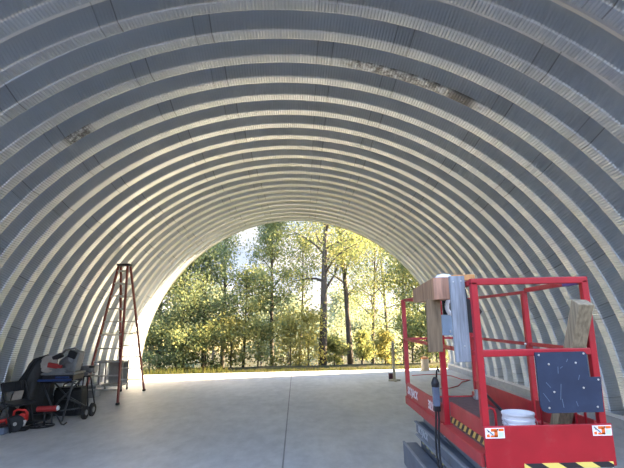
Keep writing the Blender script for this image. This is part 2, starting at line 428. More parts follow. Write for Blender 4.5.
# ------------------------------------------------------------------ trees
LEAFG = 1.05; HAZE = .0003
def leaf_mat(name, cols):
    cols = [tuple(q*LEAFG for q in c) for c in cols]
    m = bpy.data.materials.new(name)
    nt = m.node_tree if m.use_nodes else None
    m.use_nodes = True; nt = m.node_tree; N, L = nt.nodes, nt.links
    N.remove(N['Principled BSDF']); out = N['Material Output']
    g = N.new('ShaderNodeNewGeometry'); r = N.new('ShaderNodeValToRGB'); e = r.color_ramp.elements
    e[0].position, e[0].color = 0, (*cols[0], 1); e[1].position, e[1].color = 1, (*cols[-1], 1)
    for i, c in enumerate(cols[1:-1]): q = e.new((i+1)/(len(cols)-1)); q.color = (*c, 1)
    L.new(g.outputs['Random Per Island'], r.inputs['Fac'])
    d = N.new('ShaderNodeBsdfDiffuse'); t = N.new('ShaderNodeBsdfTranslucent'); mx = N.new('ShaderNodeMixShader'); mx.inputs['Fac'].default_value = .45
    L.new(r.outputs['Color'], d.inputs['Color']); L.new(r.outputs['Color'], t.inputs['Color'])
    L.new(d.outputs[0], mx.inputs[1]); L.new(t.outputs[0], mx.inputs[2]); L.new(mx.outputs[0], out.inputs['Surface'])
    return m
LM = {'green': leaf_mat('green leaves', [(.10, .14, .075), (.15, .19, .09), (.20, .235, .105), (.29, .29, .12)]),  # tree leaf colours are paled and greyed to stand in for haze
      'yellow': leaf_mat('yellow green leaves', [(.12, .155, .07), (.17, .21, .085), (.245, .26, .10), (.32, .30, .11)]),
      'gold': leaf_mat('golden leaves', [(.19, .20, .08), (.28, .27, .09), (.37, .325, .10), (.23, .25, .10)]),
      'grass': leaf_mat('grass blades', [(.03, .045, .015), (.06, .07, .02), (.10, .09, .03)]),
      'hazy': leaf_mat('haze tinted leaves', [(.15, .20, .14), (.20, .25, .17), (.26, .29, .18), (.32, .31, .17)])}  # palest set: distance haze put into the leaf colour
BARK = mat('bark', (.065, .056, .047), .9, vary=.35, scale=14, bump=.4, stretch=(1, 1, .25))

def tree(name, label, x, y, h, r0, lean, crown0, spread, nleaf, kind, seed, leaf=.092, nb=20, group=None, cat='tree', clump=.34, trunkto=.92):
    rg = np.random.RandomState(seed); z0 = hgt(x, y)-.1
    root = thing(name, label, cat, (x, y, z0), 0, group)
    tb = MB(); tips = []
    n = 9; pts = []; rad = []
    ph = rg.rand(2)*6
    for i in range(n):
        t = i/(n-1)*trunkto
        pts.append((lean[0]*t*h+.05*h*.25*math.sin(ph[0]+4*t)*t, lean[1]*t*h+.05*h*.25*math.sin(ph[1]+4*t)*t, t*h)); rad.append(r0*(1-.86*t)+.008)
    tb.tube(pts, rad, 9); tips.append((pts[-1], 1.0))
    def on(t):
        q = t/trunkto*(n-1); i = min(int(q), n-2); a = q-i
        return Vector(pts[i])*(1-a)+Vector(pts[i+1])*a, rad[i]*(1-a)+rad[i+1]*a
    for k in range(nb):
        t = crown0+(trunkto-crown0)*((k+rg.rand())/nb)**.9
        p, r = on(t); az = k*2.4+rg.rand()*.8
        prof = math.sin(PI*min(1, max(.0, (t-crown0+.12)/(1.06-crown0))))**.7
        ln = spread*prof*(.65+.5*rg.rand()); el = .25+.6*rg.rand()+.5*t
        d = Vector((math.cos(az)*math.cos(el), math.sin(az)*math.cos(el), math.sin(el)))
        bp = [p]; br = [r*.5]
        for s in range(1, 5):
            d = (d+Vector(rg.randn(3))*.16+Vector((0, 0, -.05))).normalized()
            bp.append(bp[-1]+d*ln/4); br.append(r*.5*(1-s*.22)+.004)
        tb.tube(bp, br, 5)
        for s in (2, 3, 4):
            tips.append((bp[s], .7 if s < 4 else 1))
            d2 = (d+Vector(rg.randn(3))*.75).normalized(); q = bp[s]+d2*ln*.33
            tb.tube([bp[s], (bp[s]+q)/2+Vector(rg.randn(3))*.03, q], [br[s]*.6, br[s]*.45, .004], 4)
            tips.append((q, 1))
    tb.build('trunk', BARK, root)
    T = np.array([tuple(t[0]) for t in tips]); W = np.array([t[1] for t in tips]); W /= W.sum()
    nleaf = int(nleaf*1.6)
    ci = rg.choice(len(T), nleaf, p=W)
    P = T[ci]+rg.randn(nleaf, 3)*spread*clump*np.array([.55, .55, .42])
    P[:, 2] = np.maximum(P[:, 2], .15)
    a = rg.randn(nleaf, 3); a /= np.linalg.norm(a, axis=1)[:, None]
    c = np.cross(a, rg.randn(nleaf, 3)); c /= np.linalg.norm(c, axis=1)[:, None]
    L_ = leaf*(.6+.8*rg.rand(nleaf))[:, None]; Wd = L_*.36; nn = np.cross(a, c)*L_*.1
    V = np.stack([P-a*L_*.5, P+c*Wd+nn, P+a*L_*.5, P-c*Wd+nn], 1).reshape(-1, 3)
    i = np.arange(nleaf)*4
    F = np.concatenate([np.stack([i, i+1, i+2], 1), np.stack([i, i+2, i+3], 1)])
    me = bpy.data.meshes.new('foliage'); me.from_pydata(V.tolist(), [], F.tolist()); me.materials.append(LM[kind])
    o = bpy.data.objects.new('foliage', me); COL.objects.link(o); o.parent = root
    return root
def tx(px, Y): return atY(px, 345, Y).x
#     px   Y   h   r0   lean        crown0 spread leaves kind seed label
TREES = [
 (322, 21.0, 10.5, .19, (.055, 0), .30, 3.0, 12500, 'yellow', 3, 'tall yellow green tree with the thickest dark trunk, right of the floor joint'),
 (350, 22.5, 9.5, .15, (-.035, 0), .33, 2.4, 6200, 'yellow', 5, 'yellow green tree with the second thick trunk, just right of the thickest one'),
 (372, 25.0, 7.6, .10, (.05, 0), .26, 2.4, 4600, 'green', 6, 'slim sparse tree standing in front of the bright yellow meadow'),
 (272, 21.5, 7.35, .10, (-.01, 0), .25, 1.35, 6500, 'green', 8, 'narrow dark green tree standing alone against the white sky'),
 (299, 23.0, 6.4, .06, (.05, 0), .42, 1.1, 1500, 'green', 9, 'thin sapling between the dark green tree and the thickest trunk'),
 (243, 20.5, 4.0, .06, (.05, .0), .30, 1.2, 2600, 'yellow', 11, 'low forked tree with yellow leaves under the gap of sky'),
 (222, 22.0, 7.3, .10, (.02, 0), .30, 1.25, 2600, 'green', 12, 'airy tree with thin top just left of the gap of sky'),
 (203, 20.5, 5.6, .09, (.02, 0), .2, 1.7, 5200, 'green', 14, 'broad green tree in the middle of the left thicket'),
 (183, 19.8, 5.0, .08, (-.02, 0), .12, 1.6, 5600, 'green', 15, 'dense green tree second from the ladder'),
 (160, 19.2, 4.6, .08, (-.03, 0), .1, 1.6, 6000, 'green', 16, 'dense green tree right beside the left end of the arch'),
 (404, 22.0, 6.0, .09, (.03, 0), .22, 1.7, 5200, 'yellow', 18, 'yellow green tree seen through the far red posts of the lift'),
 (428, 20.5, 5.4, .09, (.0, 0), .2, 1.7, 6000, 'green', 19, 'green tree behind the timber on the lift railing'),
 (452, 20.0, 5.2, .09, (.02, 0), .15, 1.8, 5200, 'green', 20, 'green tree behind the grey board at the right foot of the arch'),
 (388, 27.0, 8.4, .10, (-.02, 0), .25, 2.4, 4600, 'green', 22, 'tall thin tree whose top shows under the right curve of the arch'),
]
for px, Y, h, r0, lean, c0, spd, nl, kd, sd, lb in TREES:
    tree('tree', lb, tx(px, Y), Y, h+max(0, -hgt(0, Y)), r0, lean, c0, spd, nl, kd, sd, group='trees beyond the slab')
SHR = [(150, 18.6, 1.5, 'green', 'green bush at the left foot of the arch'), (176, 18.3, 1.2, 'green', 'low green bush in front of the dense left trees'), (206, 18.8, 1.5, 'yellow', 'yellow green bush left of the forked tree'),
       (231, 19.5, 1.7, 'gold', 'golden bush behind the forked tree trunk'), (258, 19.8, 1.7, 'yellow', 'yellow bush left of the lone dark green trunk'), (290, 20.0, 1.6, 'gold', 'golden bush between the lone trunk and the sapling'),
       (308, 20.4, 2.1, 'gold', 'tall golden bush left of the thickest trunk'), (334, 21.5, .95, 'yellow', 'small yellow bush between the two thick trunks'), (385, 21.5, 1.1, 'gold', 'bright golden bush right of the slim sparse tree'),
       (362, 23.0, 1.1, 'yellow', 'small yellow green bush left of the slim sparse trunk'), (412, 19.5, 1.6, 'yellow', 'yellow green bush behind the far red posts'), (436, 19.2, 1.7, 'green', 'green bush behind the mid red post of the lift')]
for i, (px, Y, h, kd, lb) in enumerate(SHR):
    tree('bush', lb, tx(px, Y), Y, h+max(0, -hgt(0, Y)), .03, (0, 0), .08, h*.55, 1500, kd, 40+i, leaf=.1, nb=10, group='bushes along the slab edge', cat='bush', clump=.42)
DT = [(-14, 52), (-9, 47), (-5, 56), (-1.5, 50), (2.5, 60), (11, 62), (16, 52), (21, 48), (4.7, 55), (7.6, 60)]
DLAB = ['behind the left end of the thicket', 'behind the middle of the left thicket', 'seen under the gap of sky', 'behind the lone dark green tree', 'behind the thickest trunk', 'beyond the slim sparse tree', 'behind the timber on the lift', 'at the right foot of the arch', 'in the gap between the two thick trunks', 'left of the slim sparse tree']
for i, (x, y) in enumerate(DT):
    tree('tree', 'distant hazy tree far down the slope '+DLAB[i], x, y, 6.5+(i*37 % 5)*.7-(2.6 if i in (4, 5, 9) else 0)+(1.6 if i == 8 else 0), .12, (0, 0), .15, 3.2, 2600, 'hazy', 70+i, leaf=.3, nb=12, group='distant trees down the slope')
hm = bpy.data.materials.new('valley haze'); hm.use_nodes = True; hn = hm.node_tree; hn.nodes.remove(hn.nodes['Principled BSDF'])
vsn = hn.nodes.new('ShaderNodeVolumeScatter'); vsn.inputs['Density'].default_value = HAZE; vsn.inputs['Color'].default_value = (.9, .95, 1, 1)
hn.links.new(vsn.outputs[0], hn.nodes['Material Output'].inputs['Volume'])
hz = MB(); hz.box((0, 340, -5), (440, 600, 60)); tag(hz.build('haze', hm), 'thin sunlit haze hanging over the valley beyond the trees', 'haze', kind='stuff')
# grass fringe on the slab edge
rg = np.random.RandomState(5); V = []; F = []
for i in range(2600):
    x = rg.uniform(-6, 6); y = 16.36+abs(rg.randn())*.5; h = rg.uniform(.05, .16)*(1.7 if x < -2.5 else .7); z = hgt(x, y); a = rg.rand()*6.28; w = .012
    b0 = len(V); dx, dy = math.cos(a)*w, math.sin(a)*w; lx, ly = rg.randn(2)*.04
    V += [(x-dx, y-dy, z), (x+dx, y+dy, z), (x+lx, y+ly, z+h)]; F.append((b0, b0+1, b0+2))
gr = MB(); gr.add(V, F); tag(gr.build('grass', LM['grass']), 'short grass growing along the far edge of the slab', 'grass', kind='stuff')

# ------------------------------------------------------------------ scissor lift
LX, LY = 1.413, 2.85; W_ = .72; L2 = 2.15; EX = .80
lift = thing('scissor_lift', 'red scissor lift with guard rails parked on the concrete floor', 'scissor lift', (LX, LY, 0))
ZT, ZM, ZD = 2.01, 1.565, .95; PW = .042
# undercarriage
ch = part('chassis', M['chassis'], lift, lambda b: (b.box((W_/2, 1.03, .44), (W_-.08, 1.66, .46), None, .02), b.box((.045, 1.03, .725), (.07, 1.70, .095), None, .006), b.box((W_-.045, 1.03, .725), (.07, 1.70, .095), None, .006)), label='slate grey chassis')
part('ledge', M['chlight'], ch, lambda b: (b.box((.008, 1.03, .776), (.03, 1.70, .012)), b.box((.0, 1.0, .672), (.034, 1.62, .012))), split=True)
part('hazard_stripe', M['dots'], ch, lambda b: b.box((.03, 1.0, .635), (.012, 1.55, .05)))
lettering('SKYJACK', .088, M['letterch'], ch, Matrix.Translation((.008, 1.62, .722)) @ Matrix.Rotation(-PI/2, 4, 'Z') @ Matrix.Rotation(PI/2, 4, 'X'), .3)
part('tray', M['chassis'], ch, lambda b: (b.box((-.05, 1.12, .47), (.14, 1.62, .20), None, .012),), label='slate grey side tray')
part('tray_edge', M['chlight'], ch, lambda b: b.box((-.112, 1.12, .577), (.02, 1.62, .014)))
for y in (.42, 1.66):
    for x in (.03, W_-.03):
        wh = part('wheel', M['rubber'], lift, lambda b: b.lathe([(.06, -.05), (.15, -.055), (.165, -.04), (.165, .04), (.15, .055), (.06, .05)], (x, y, .165), 28, rotm('Y', 90)))
        part('hub', M['greysteel'], wh, lambda b: b.lathe([(.0, -.058), (.055, -.058), (.06, -.045), (.06, .045), (.055, .058), (.0, .058)], (x, y, .165), 18, rotm('Y', 90)))
for i, (ya, yb, za, zb) in enumerate(((.30, 1.86, .70, .79), (.30, 1.86, .79, .87))):
    for x in (.1, W_-.1):
        part('scissor_arm', M['arm'], lift, lambda b: (b.bar((x, ya, za), (x, yb, zb), .035, .07, bev=.004), b.bar((x+.04, ya, zb), (x+.04, yb, za), .035, .07, bev=.004)))
# platform
part('deck', M['deck'], lift, lambda b: b.box((W_/2, 1.47, ZD-.02), (W_-.06, 1.34, .04), None, .004), label='worn dark main deck')
part('extension_deck', M['deck'], lift, lambda b: b.box((W_/2, .43, ZD-.012), (W_-.1, .80, .03), None, .004))
part('deck_frame', M['arm'], lift, lambda b: (b.box((.06, 1.47, .885), (.05, 1.34, .07)), b.box((W_-.06, 1.47, .885), (.05, 1.34, .07)), b.box((W_/2, 2.1, .885), (W_-.14, .05, .07))))
def sidep(x, s):
    def fn(b):
        b.box((x, 1.475, 1.045), (.02, 1.35, .145), None, .004)
        b.box((x+s*.008, 1.475, .935), (.034, 1.35, .075), None, .006)
    return fn
sp = part('side_panel', M['redside'], lift, sidep(.0, -1), label='faded red side panel with white lettering')
part('panel_edge', M['reddark'], sp, lambda b: b.box((-.014, 1.475, .973), (.012, 1.35, .008)))
RL = Matrix.Rotation(-PI/2, 4, 'Z') @ Matrix.Rotation(PI/2, 4, 'X')
lettering('SKYJACK', .105, M['letter'], sp, Matrix.Translation((-.0125, 1.86, 1.045)) @ RL, .25, xs=1.0)
lettering('3219', .10, M['letter'], sp, Matrix.Translation((-.0125, 1.17, 1.045)) @ RL, 0)
part('side_panel', M['reddark'], lift, sidep(W_, 1))
part('end_plate', M['redside'], lift, lambda b: b.box((W_/2, L2-.01, .93), (W_, .02, .07), None, .004))
# extension sides
for x, s in ((.0, -1), (W_, 1)):
    e = part('extension_panel', M['redside'], lift, lambda b: b.box((x-s*.03, .40, 1.085), (.016, .72, .135), None, .003))
    part('hazard_stripe', M['hazY'], e, lambda b: b.box((x-s*.03+s*.010, .40, 1.03), (.006, .70, .042)))
    part('extension_beam', M['redside'], lift, lambda b: (b.box((x+s*.028, .41, .947), (.022, .78, .075), None, .004), b.box((x+s*.0, .41, .98), (.06, .78, .012), None, .003)))
fp = part('front_plate', M['red'], lift, lambda b: b.box((W_/2+.005, -.008, 1.028), (.775, .016, .235), None, .004), label='bright red front plate with warning stickers')
part('hazard_stripe', M['hazX'], fp, lambda b: b.box((W_/2+.105, -.018, .920), (.53, .005, .03)))
for sx in (.042, .688):
    st = part('warning_sticker', M['stickw'], fp, lambda b: b.box((sx+.0, -.0175, 1.108), (.115, .003, .058)))
    part('symbol', M['sticko'], st, lambda b: (b.box((sx-.006, -.0195, 1.125), (.034, .002, .016)), b.box((sx+.038, -.0195, 1.126), (.030, .002, .014)), b.box((sx+.006, -.0195, 1.106), (.02, .002, .036)),
         b.box((sx-.006, -.0195, 1.091), (.042, .002, .01)), b.prism([(sx-.05, 1.087), (sx-.033, 1.087), (sx-.035, 1.104), (sx-.05, 1.101)], -.0205, -.0185)), split=True)
    part('symbol', M['stickb'], st, lambda b: (b.box((sx+.036, -.0197, 1.101), (.026, .002, .026)), b.box((sx-.017, -.0197, 1.106), (.024, .002, .013), rotm('Y', 25))), split=True)
    part('symbol', M['stickk'], st, lambda b: (b.bar((sx-.048, -.0205, 1.13), (sx-.012, -.0205, 1.098), .004, .002, up=(0, 1, 0), bev=0), b.box((sx+.016, -.0205, 1.128), (.008, .002, .008)), b.box((sx-.038, -.0205, 1.118), (.008, .002, .006))), split=True)
# posts
def post(x, y, z0, z1, m='red', foot=True):
    def fn(b):
        b.box((x, y, (z0+z1)/2), (PW, PW, z1-z0), None, .006)
        if foot: b.box((x, y, z0+.03), (PW+.035, PW+.02, .06), None, .006)
    return part('post', M[m], lift, fn)
post(.006, .03, 1.13, ZT, foot=False); post(W_+.0, .03, 1.13, ZT, foot=False)
post(.0, .79, .93, ZT-.02); post(W_-.005, .83, .93, ZT-.03)
post(.0, 2.10, 1.10, ZT-.03, 'redside', False); post(W_, 2.10, ZD, ZT-.03)
# rails
def rail(nm, a, b_, w=.036, m='red', lab=None): return part(nm, M[m], lift, lambda b: b.bar(a, b_, w, w, bev=.006), label=lab)
rail('top_rail', (-.015, .03, ZT), (W_+.02, .03, ZT), .042)
rail('mid_rail', (.02, .03, ZM), (W_-.02, .03, ZM), .042)
for x in (.0, W_):
    tr = rail('top_rail', (x, .05, ZT-.005), (x, .80, ZT-.02), .034)
    rail('top_rail', (x-(.012 if x else -.012), .80, ZT-.035), (x-(.012 if x else -.012), 2.11, ZT-.035), .026, 'redside')
    rail('mid_rail', (x, .05, ZM), (x, .80, ZM), .028)
    rail('mid_rail', (x, .80, ZM-.002), (x, 2.11, ZM-.002), .026, 'redside')
    if x:
        part('tape', M['purple'], tr, lambda b: b.bar((x, .07, ZT-.006), (x, .24, ZT-.009), .040, .040, bev=.004), label='purple tape wrapped round the rail')
rail('top_rail', (.0, 2.10, ZT-.035), (W_, 2.10, ZT-.035), .026, 'redside')
rail('mid_rail', (.0, 2.10, ZM), (W_, 2.10, ZM), .024, 'redside')
for x, y in ((.05, .12), (W_-.10, .12), (W_-.07, .62)):
    part('tie_loop', M['red'], lift, lambda b: b.tube([(x, y, ZD+.01), (x, y, 1.19), (x+.008, y, 1.215), (x+.03, y, 1.225), (x+.052, y, 1.215), (x+.06, y, 1.19), (x+.06, y, ZD+.01)], .008, 8))
part('bolt', M['screw'], lift, lambda b: b.lathe([(0, 0), (.01, 0), (.01, .012), (0, .014)], (W_-.028, .83, ZM), 8, rotm('Y', -90)))
part('latch_pin', M['screw'], lift, lambda b: b.tube([(-.028, .77, .90), (-.028, .77, .955)], .010, 8))
part('outlet', M['greypanel'], lift, lambda b: (b.box((W_-.03, 1.98, ZD+.05), (.055, .05, .09), None, .006), b.box((W_-.06, 1.96, ZD+.02), (.03, .08, .03), None, .006)), label='small pale outlet box at the foot of the far post', split=True)

def at_l(p): return (p[0]-LX, p[1]-LY, p[2])
# ---- navy board on the front rail
bd = thing('sheet_board', 'navy blue painted board with a notched corner hung on the front rail of the lift', 'board', (1.728, 2.80, 1.22))
def nb(b):
    w, h = .375, .35
    po = [(.0, .04), (.012, .012), (.04, .0), (.375, .0), (.383, .2), (.316, .2), (.314, .338), (.30, .35), (.0, .35)]
    b.prism(po, -.007, .007)
part('panel', M['navy'], bd, nb)
part('screw', M['screw'], bd, lambda b: [b.lathe([(0, .002), (.006, .002), (.006, -.002), (0, -.003)], (x, -.008, z), 8, rotm('X', -90)) for x, z in ((.02, .335), (.295, .338), (.365, .185), (.075, .28), (.24, .285), (.05, .03), (.27, .14), (.34, .03), (.09, .12))], split=True)
rs = random.Random(4)
def scr(b):
    for x, z, l, a in ((.13, .12, .09, 8), (.135, .055, .05, -6), (.128, .245, .04, 4), (.19, .30, .02, 30), (.06, .16, .04, -40), (.04, .09, .06, -35), (.25, .20, .03, 20), (.22, .05, .03, -15), (.15, .26, .02, 60)):
        d = Vector((math.sin(math.radians(a)), 0, math.cos(math.radians(a))))*l/2; c = Vector((x, -.0078, z))
        b.bar(c-d, c+d, .0035, .001, up=(0, 1, 0), bev=0)
part('scratch', M['chalk'], bd, scr, label='pale scratches', split=True)
# ---- treated wood post leaning on the front rail
wp = MB(); a, c = Vector((2.015, 3.19, .965)), Vector((2.055, 2.785, 1.868))
wp.bar((0, 0, 0), c-a, .095, .085, up=(0, 1, 0), bev=.006)
tag(wp.build('wooden_post', M['wood4'], None, a), 'weathered square wooden post leaning in the near right corner of the lift', 'post')
# ---- white bucket
bk = thing('bucket', 'white plastic bucket standing on the lift deck behind the front plate', 'bucket', (1.75, 3.16, ZD+.003))
part('pail', M['white'], bk, lambda b: b.lathe([(r_*.88, z_) for r_, z_ in [(.0, 0), (.098, 0), (.102, .006), (.109, .125), (.116, .127), (.116, .138), (.110, .140), (.111, .152), (.117, .154), (.117, .166), (.112, .168), (.113, .19), (.119, .193), (.119, .203), (.112, .203), (.1, .012), (0, .01)]], n=40), smooth=35)
part('handle', M['screw'], bk, lambda b: b.tube([(.106*math.cos(t), -.02-.10*math.sin(t), .165-.055*math.sin(t)) for t in np.linspace(0, PI, 13)], .0022, 6))
# ---- brush pole in the bucket
p0, p1 = Vector((1.80, 3.13, .99)), atY(484.5, 393, 3.55)
bp_ = thing('brush', 'black brush pole with a grey tip sticking out of the white bucket', 'brush', p0)
dv = p1-p0
part('pole', M['black'], bp_, lambda b: b.tube([(0, 0, 0), dv*.5, dv], .010, 8))
part('tip', M['greysteel'], bp_, lambda b: b.tube([dv*.95, dv*1.0, dv*1.03], .0125, 8))
part('bristle_head', M['rubber'], bp_, lambda b: b.box((-.005, 0, -.008), (.06, .04, .03), None, .006))
# ---- timber saddle over the left rail
sd = thing('timber_saddle', 'home made wooden block with two hanging boards straddling the left lift rail', 'timber block', (LX, 3.10, 0))
part('beam', M['woodbrown'], sd, lambda b: b.prism([(.0, 1.909), (.58, 1.909), (.58, 2.016), (.0, 2.057)], -.193, -.073, 'YZ'), label='brown timber beam')
part('end_block', M['woodend'], sd, lambda b: b.box((-.132, -.013, 1.984), (.122, .026, .150), None, .005), label='reddish sawn end block')
part('hanging_board', M['wooddark'], sd, lambda b: b.bar((-.192, .04, 1.56), (-.188, .04, 1.912), .097, .035, up=(0, 1, 0), bev=.004), label='dark brown hanging board')
part('cleat', M['woodlight'], sd, lambda b: b.box((.002, -.05, 2.052), (.15, .05, .04), None, .004), label='orange wood cleat')
part('rag', M['white'], sd, lambda b: b.lathe([(0, 0), (.05, .002), (.062, .012), (.045, .03), (.015, .036), (0, .036)], (-.10, .04, 2.052), 14, Matrix.Diagonal((1, .9, 1))), label='white rag on top')
gb_ = thing('wooden_board', 'grey weathered board hanging upright over the near end of the left lift rail', 'board', (1.342, 2.955, 1.508))
part('plank', M['woodgrey'], gb_, lambda b: b.bar((.0, 0, 0), (-.003, 0, .548), .098, .03, up=(0, 1, 0), bev=.003))
part('nail', M['screw'], gb_, lambda b: [b.lathe([(0, .001), (.005, .001), (.005, -.002), (0, -.002)], (x, -.016, z), 8, rotm('X', -90)) for x, z in ((-.03, .51), (.02, .515), (.012, .1))], split=True)
# ---- control box
cb = thing('control_box', 'black lift control box with a pale blue plate hung behind the grey board', 'control box', (1.47, 3.36, 1.66))
part('housing', M['black'], cb, lambda b: (b.prism([(-.055, .02), (.10, .015), (.115, .10), (.16, .165), (.115, .24), (.06, .26), (.055, .33), (.02, .335), (-.04, .24)], -.05, .06),))
part('face_plate', M['boxblue'], cb, lambda b: b.box((-.085, -.055, .075), (.12, .03, .145), None, .004), label='pale blue metal plate')
part('switch', M['screw'], cb, lambda b: b.box((-.09, -.073, .03), (.008, .008, .02), None, .002))
part('strap', M['white'], cb, lambda b: b.tube([(-.05+.055*math.cos(t)*.9, -.062, .205+.06*math.sin(t)) for t in np.linspace(PI*.35, PI*1.55, 14)], [.008]+[.016]*12+[.008], 8), label='white curved strap')
part('knob', M['maroon'], cb, lambda b: b.lathe([(0, .03), (.028, .024), (.036, .0), (.03, -.02), (0, -.03)], (-.03, -.06, .20), 16, rotm('X', 90)))
part('bracket', M['black'], cb, lambda b: (b.box((-.1, -.01, .19), (.03, .03, .14), None, .005), b.box((.03, 0, .37), (.05, .03, .09), None, .005)), split=True)
# ---- power plug on the mid post
pg = thing('power_plug', 'blue grey power connector with black cords hung on the left mid post', 'plug', (1.372, 3.73, 1.10))
part('body', M['plug'], pg, lambda b: b.box((-.005, 0, .075), (.05, .055, .15), None, .012))
part('cap', M['black'], pg, lambda b: (b.lathe([(.03, 0), (.032, .03), (.022, .06), (.012, .075), (0, .078)], (-.005, 0, .145), 14), b.box((-.005, 0, -.015), (.05, .05, .05), None, .012)), split=True)
part('cord', M['rubber'], pg, lambda b: (b.tube([(-.012, 0, -.02), (-.018, .005, -.12), (-.03, .0, -.25), (-.034, -.02, -.36), (-.03, -.06, -.5), (-.02, -.13, -.62)], .008, 7),
      b.tube([(.003, -.01, -.02), (.0, -.02, -.1), (-.02, -.05, -.22), (-.035, -.1, -.34), (-.035, -.16, -.47)], .008, 7),
      b.tube([(.005, .0, .2), (.012, .0, .26), (.02, -.01, .30), (.028, -.015, .26)], .007, 7)), split=True)

# ------------------------------------------------------------------ step ladder
def ladder():
    top = atY(124.5, 265, 10.95); H = top.z
    FR = atZ(144, 391); FL = atZ(119.6, 391.5); BL = atZ(82, 405); BR = atZ(117.5, 405)
    root = thing('step_ladder', 'tall red fibreglass step ladder standing open by the left wall', 'ladder', (top.x, top.y, 0))
    o = Vector((top.x, top.y, 0))
    TL, TR = Vector((-.10, .05, H-.03)), Vector((.13, .05, H-.03)); UL, UR = Vector((-.12, -.05, H-.03)), Vector((.10, -.05, H-.03))
    fr = [FL-o, FR-o]; bk_ = [BL-o, BR-o]
    for a in fr+bk_: a.z = .02
    for a, b_ in ((fr[0], TL), (fr[1], TR), (bk_[0], UL), (bk_[1], UR)):
        d = part('side_rail', M['fibre'], root, lambda b: b.bar(a, b_, .034, .075, up=(0, 1, 0), bev=.006))
        part('foot', M['rubber'], d, lambda b: b.box((a.x, a.y, .025), (.06, .1, .05), None, .01))
    for (A, B, TA, TB, dep) in ((fr[0], fr[1], TL, TR, .085), (bk_[0], bk_[1], UL, UR, .05)):
        for i in range(1, 11):
            t = i*.305/H
            p, q = A.lerp(TA, t), B.lerp(TB, t)
            part('step', M['alu'], root, lambda b: b.bar(p, q, .028, dep, up=(0, 1, 0), bev=.004))
    part('cap', M['capblk'], root, lambda b: (b.box((.005, 0, H-.0), (.31, .2, .05), None, .015),), label='dark top cap')
    for (A, TA, B, TB) in ((fr[0], TL, bk_[0], UL), (fr[1], TR, bk_[1], UR)):
        p, q = A.lerp(TA, .5), B.lerp(TB, .5); mid = (p+q)/2-Vector((0, 0, .06))
        part('spreader', M['alu'], root, lambda b: (b.bar(p, mid, .012, .03), b.bar(mid, q, .012, .03)))
ladder()

# ------------------------------------------------------------------ folding chair
def chair():
    root = thing('folding_chair', 'black folding chair in the clutter by the left wall', 'chair', (-4.76, 8.42, 0), math.radians(62))
    for s in (-.21, .21):
        part('frame_tube', M['steelblk'], root, lambda b: b.tube([(s, -.25, .012), (s, -.05, .40), (s, .12, .70), (s*.98, .155, .78), (s*.8, .165, .80)], .0125, 8))
        part('leg', M['steelblk'], root, lambda b: b.tube([(s*.92, .27, .012), (s*.92, .07, .36), (s*.92, -.14, .455)], .0115, 8))
    part('stretcher', M['steelblk'], root, lambda b: (b.tube([(-.21, -.19, .13), (.21, -.19, .13)], .009, 6), b.tube([(-.19, .2, .14), (.19, .2, .14)], .009, 6)), split=True)
    part('seat', M['seatvinyl'], root, lambda b: b.box((0, -.06, .452), (.39, .38, .035), rotm('X', 4), .014))
    part('backrest', M['seatvinyl'], root, lambda b: [b.box((x, .158-.06*(x/.21)**2*.4, .715), (.075, .022, .17), rotm('X', -14) @ rotm('Z', x*40), .008) for x in (-.15, -.075, 0, .075, .15)], split=True)
chair()

# ------------------------------------------------------------------ tarp covered heap
def tarp():
    rg = np.random.RandomState(2); b = MB(); n, m_ = 40, 16; vs = []
    for j in range(m_+1):
        t = j/m_; z = 1.20*t
        for i in range(n):
            a = 2*PI*i/n
            k = (1-t**2.6)**.5 if t < 1 else 0
            r = (.46+.05*math.sin(5*a+3*t)+.03*math.sin(9*a-4*t)+.015*rg.randn())*(.35+.65*k if t < 1 else .0)
            x = r*math.cos(a)*.64+.22*t*t; y = r*math.sin(a)*.9
            vs.append((x, y, max(0.004, z+.012*rg.randn()*(t > 0))))
    fs = [(j*n+i, j*n+(i+1) % n, (j+1)*n+(i+1) % n, (j+1)*n+i) for j in range(m_) for i in range(n)]
    b.add(vs, fs, True); b.add([vs[i] for i in range(n)], [tuple(range(n))])
    o = b.build('covered_grill', M['tarp'], None, (-4.90, 9.12, 0)); tag(o, 'waist high heap under a black cover behind the folding chair', 'covered heap')
    part('cardboard_sheet', M['card'], o, lambda q: q.prism([(-.10, .42), (.05, .30), (.12, .62), (-.02, .70)], -.50, -.485), label='pale sheet showing through the cover')
tarp()

# ------------------------------------------------------------------ saw stand with wheels
ss = thing('saw_stand', 'black folding saw stand on two wheels in front of the black cover', 'saw stand', (-4.33, 9.04, 0))
part('leg', M['tubegrey'], ss, lambda b: b.tube([(.33, -.22, .74), (.26, -.2, .45), (.13, -.12, .03), (.09, -.13, .022)], .02, 8))
part('leg', M['tubegrey'], ss, lambda b: b.tube([(-.32, -.10, .74), (-.05, -.18, .30), (.03, -.28, .03), (-.02, -.28, .02)], .016, 8))
part('leg', M['tubegrey'], ss, lambda b: b.tube([(-.30, .20, .74), (.10, .2, .34), (.43, .25, .20)], .017, 8))
part('leg', M['tubegrey'], ss, lambda b: b.tube([(.30, .20, .74), (-.1, .2, .34), (-.36, .22, .02)], .017, 8))
part('brace', M['tubegrey'], ss, lambda b: (b.tube([(.12, -.2, .22), (.43, .25, .20)], .014, 8), b.tube([(.26, -.15, .45), (.42, .20, .21)], .012, 8), b.tube([(-.33, -.1, .72), (.33, -.1, .72)], .016, 8), b.tube([(-.3, .2, .72), (.3, .2, .72)], .016, 8)), split=True)
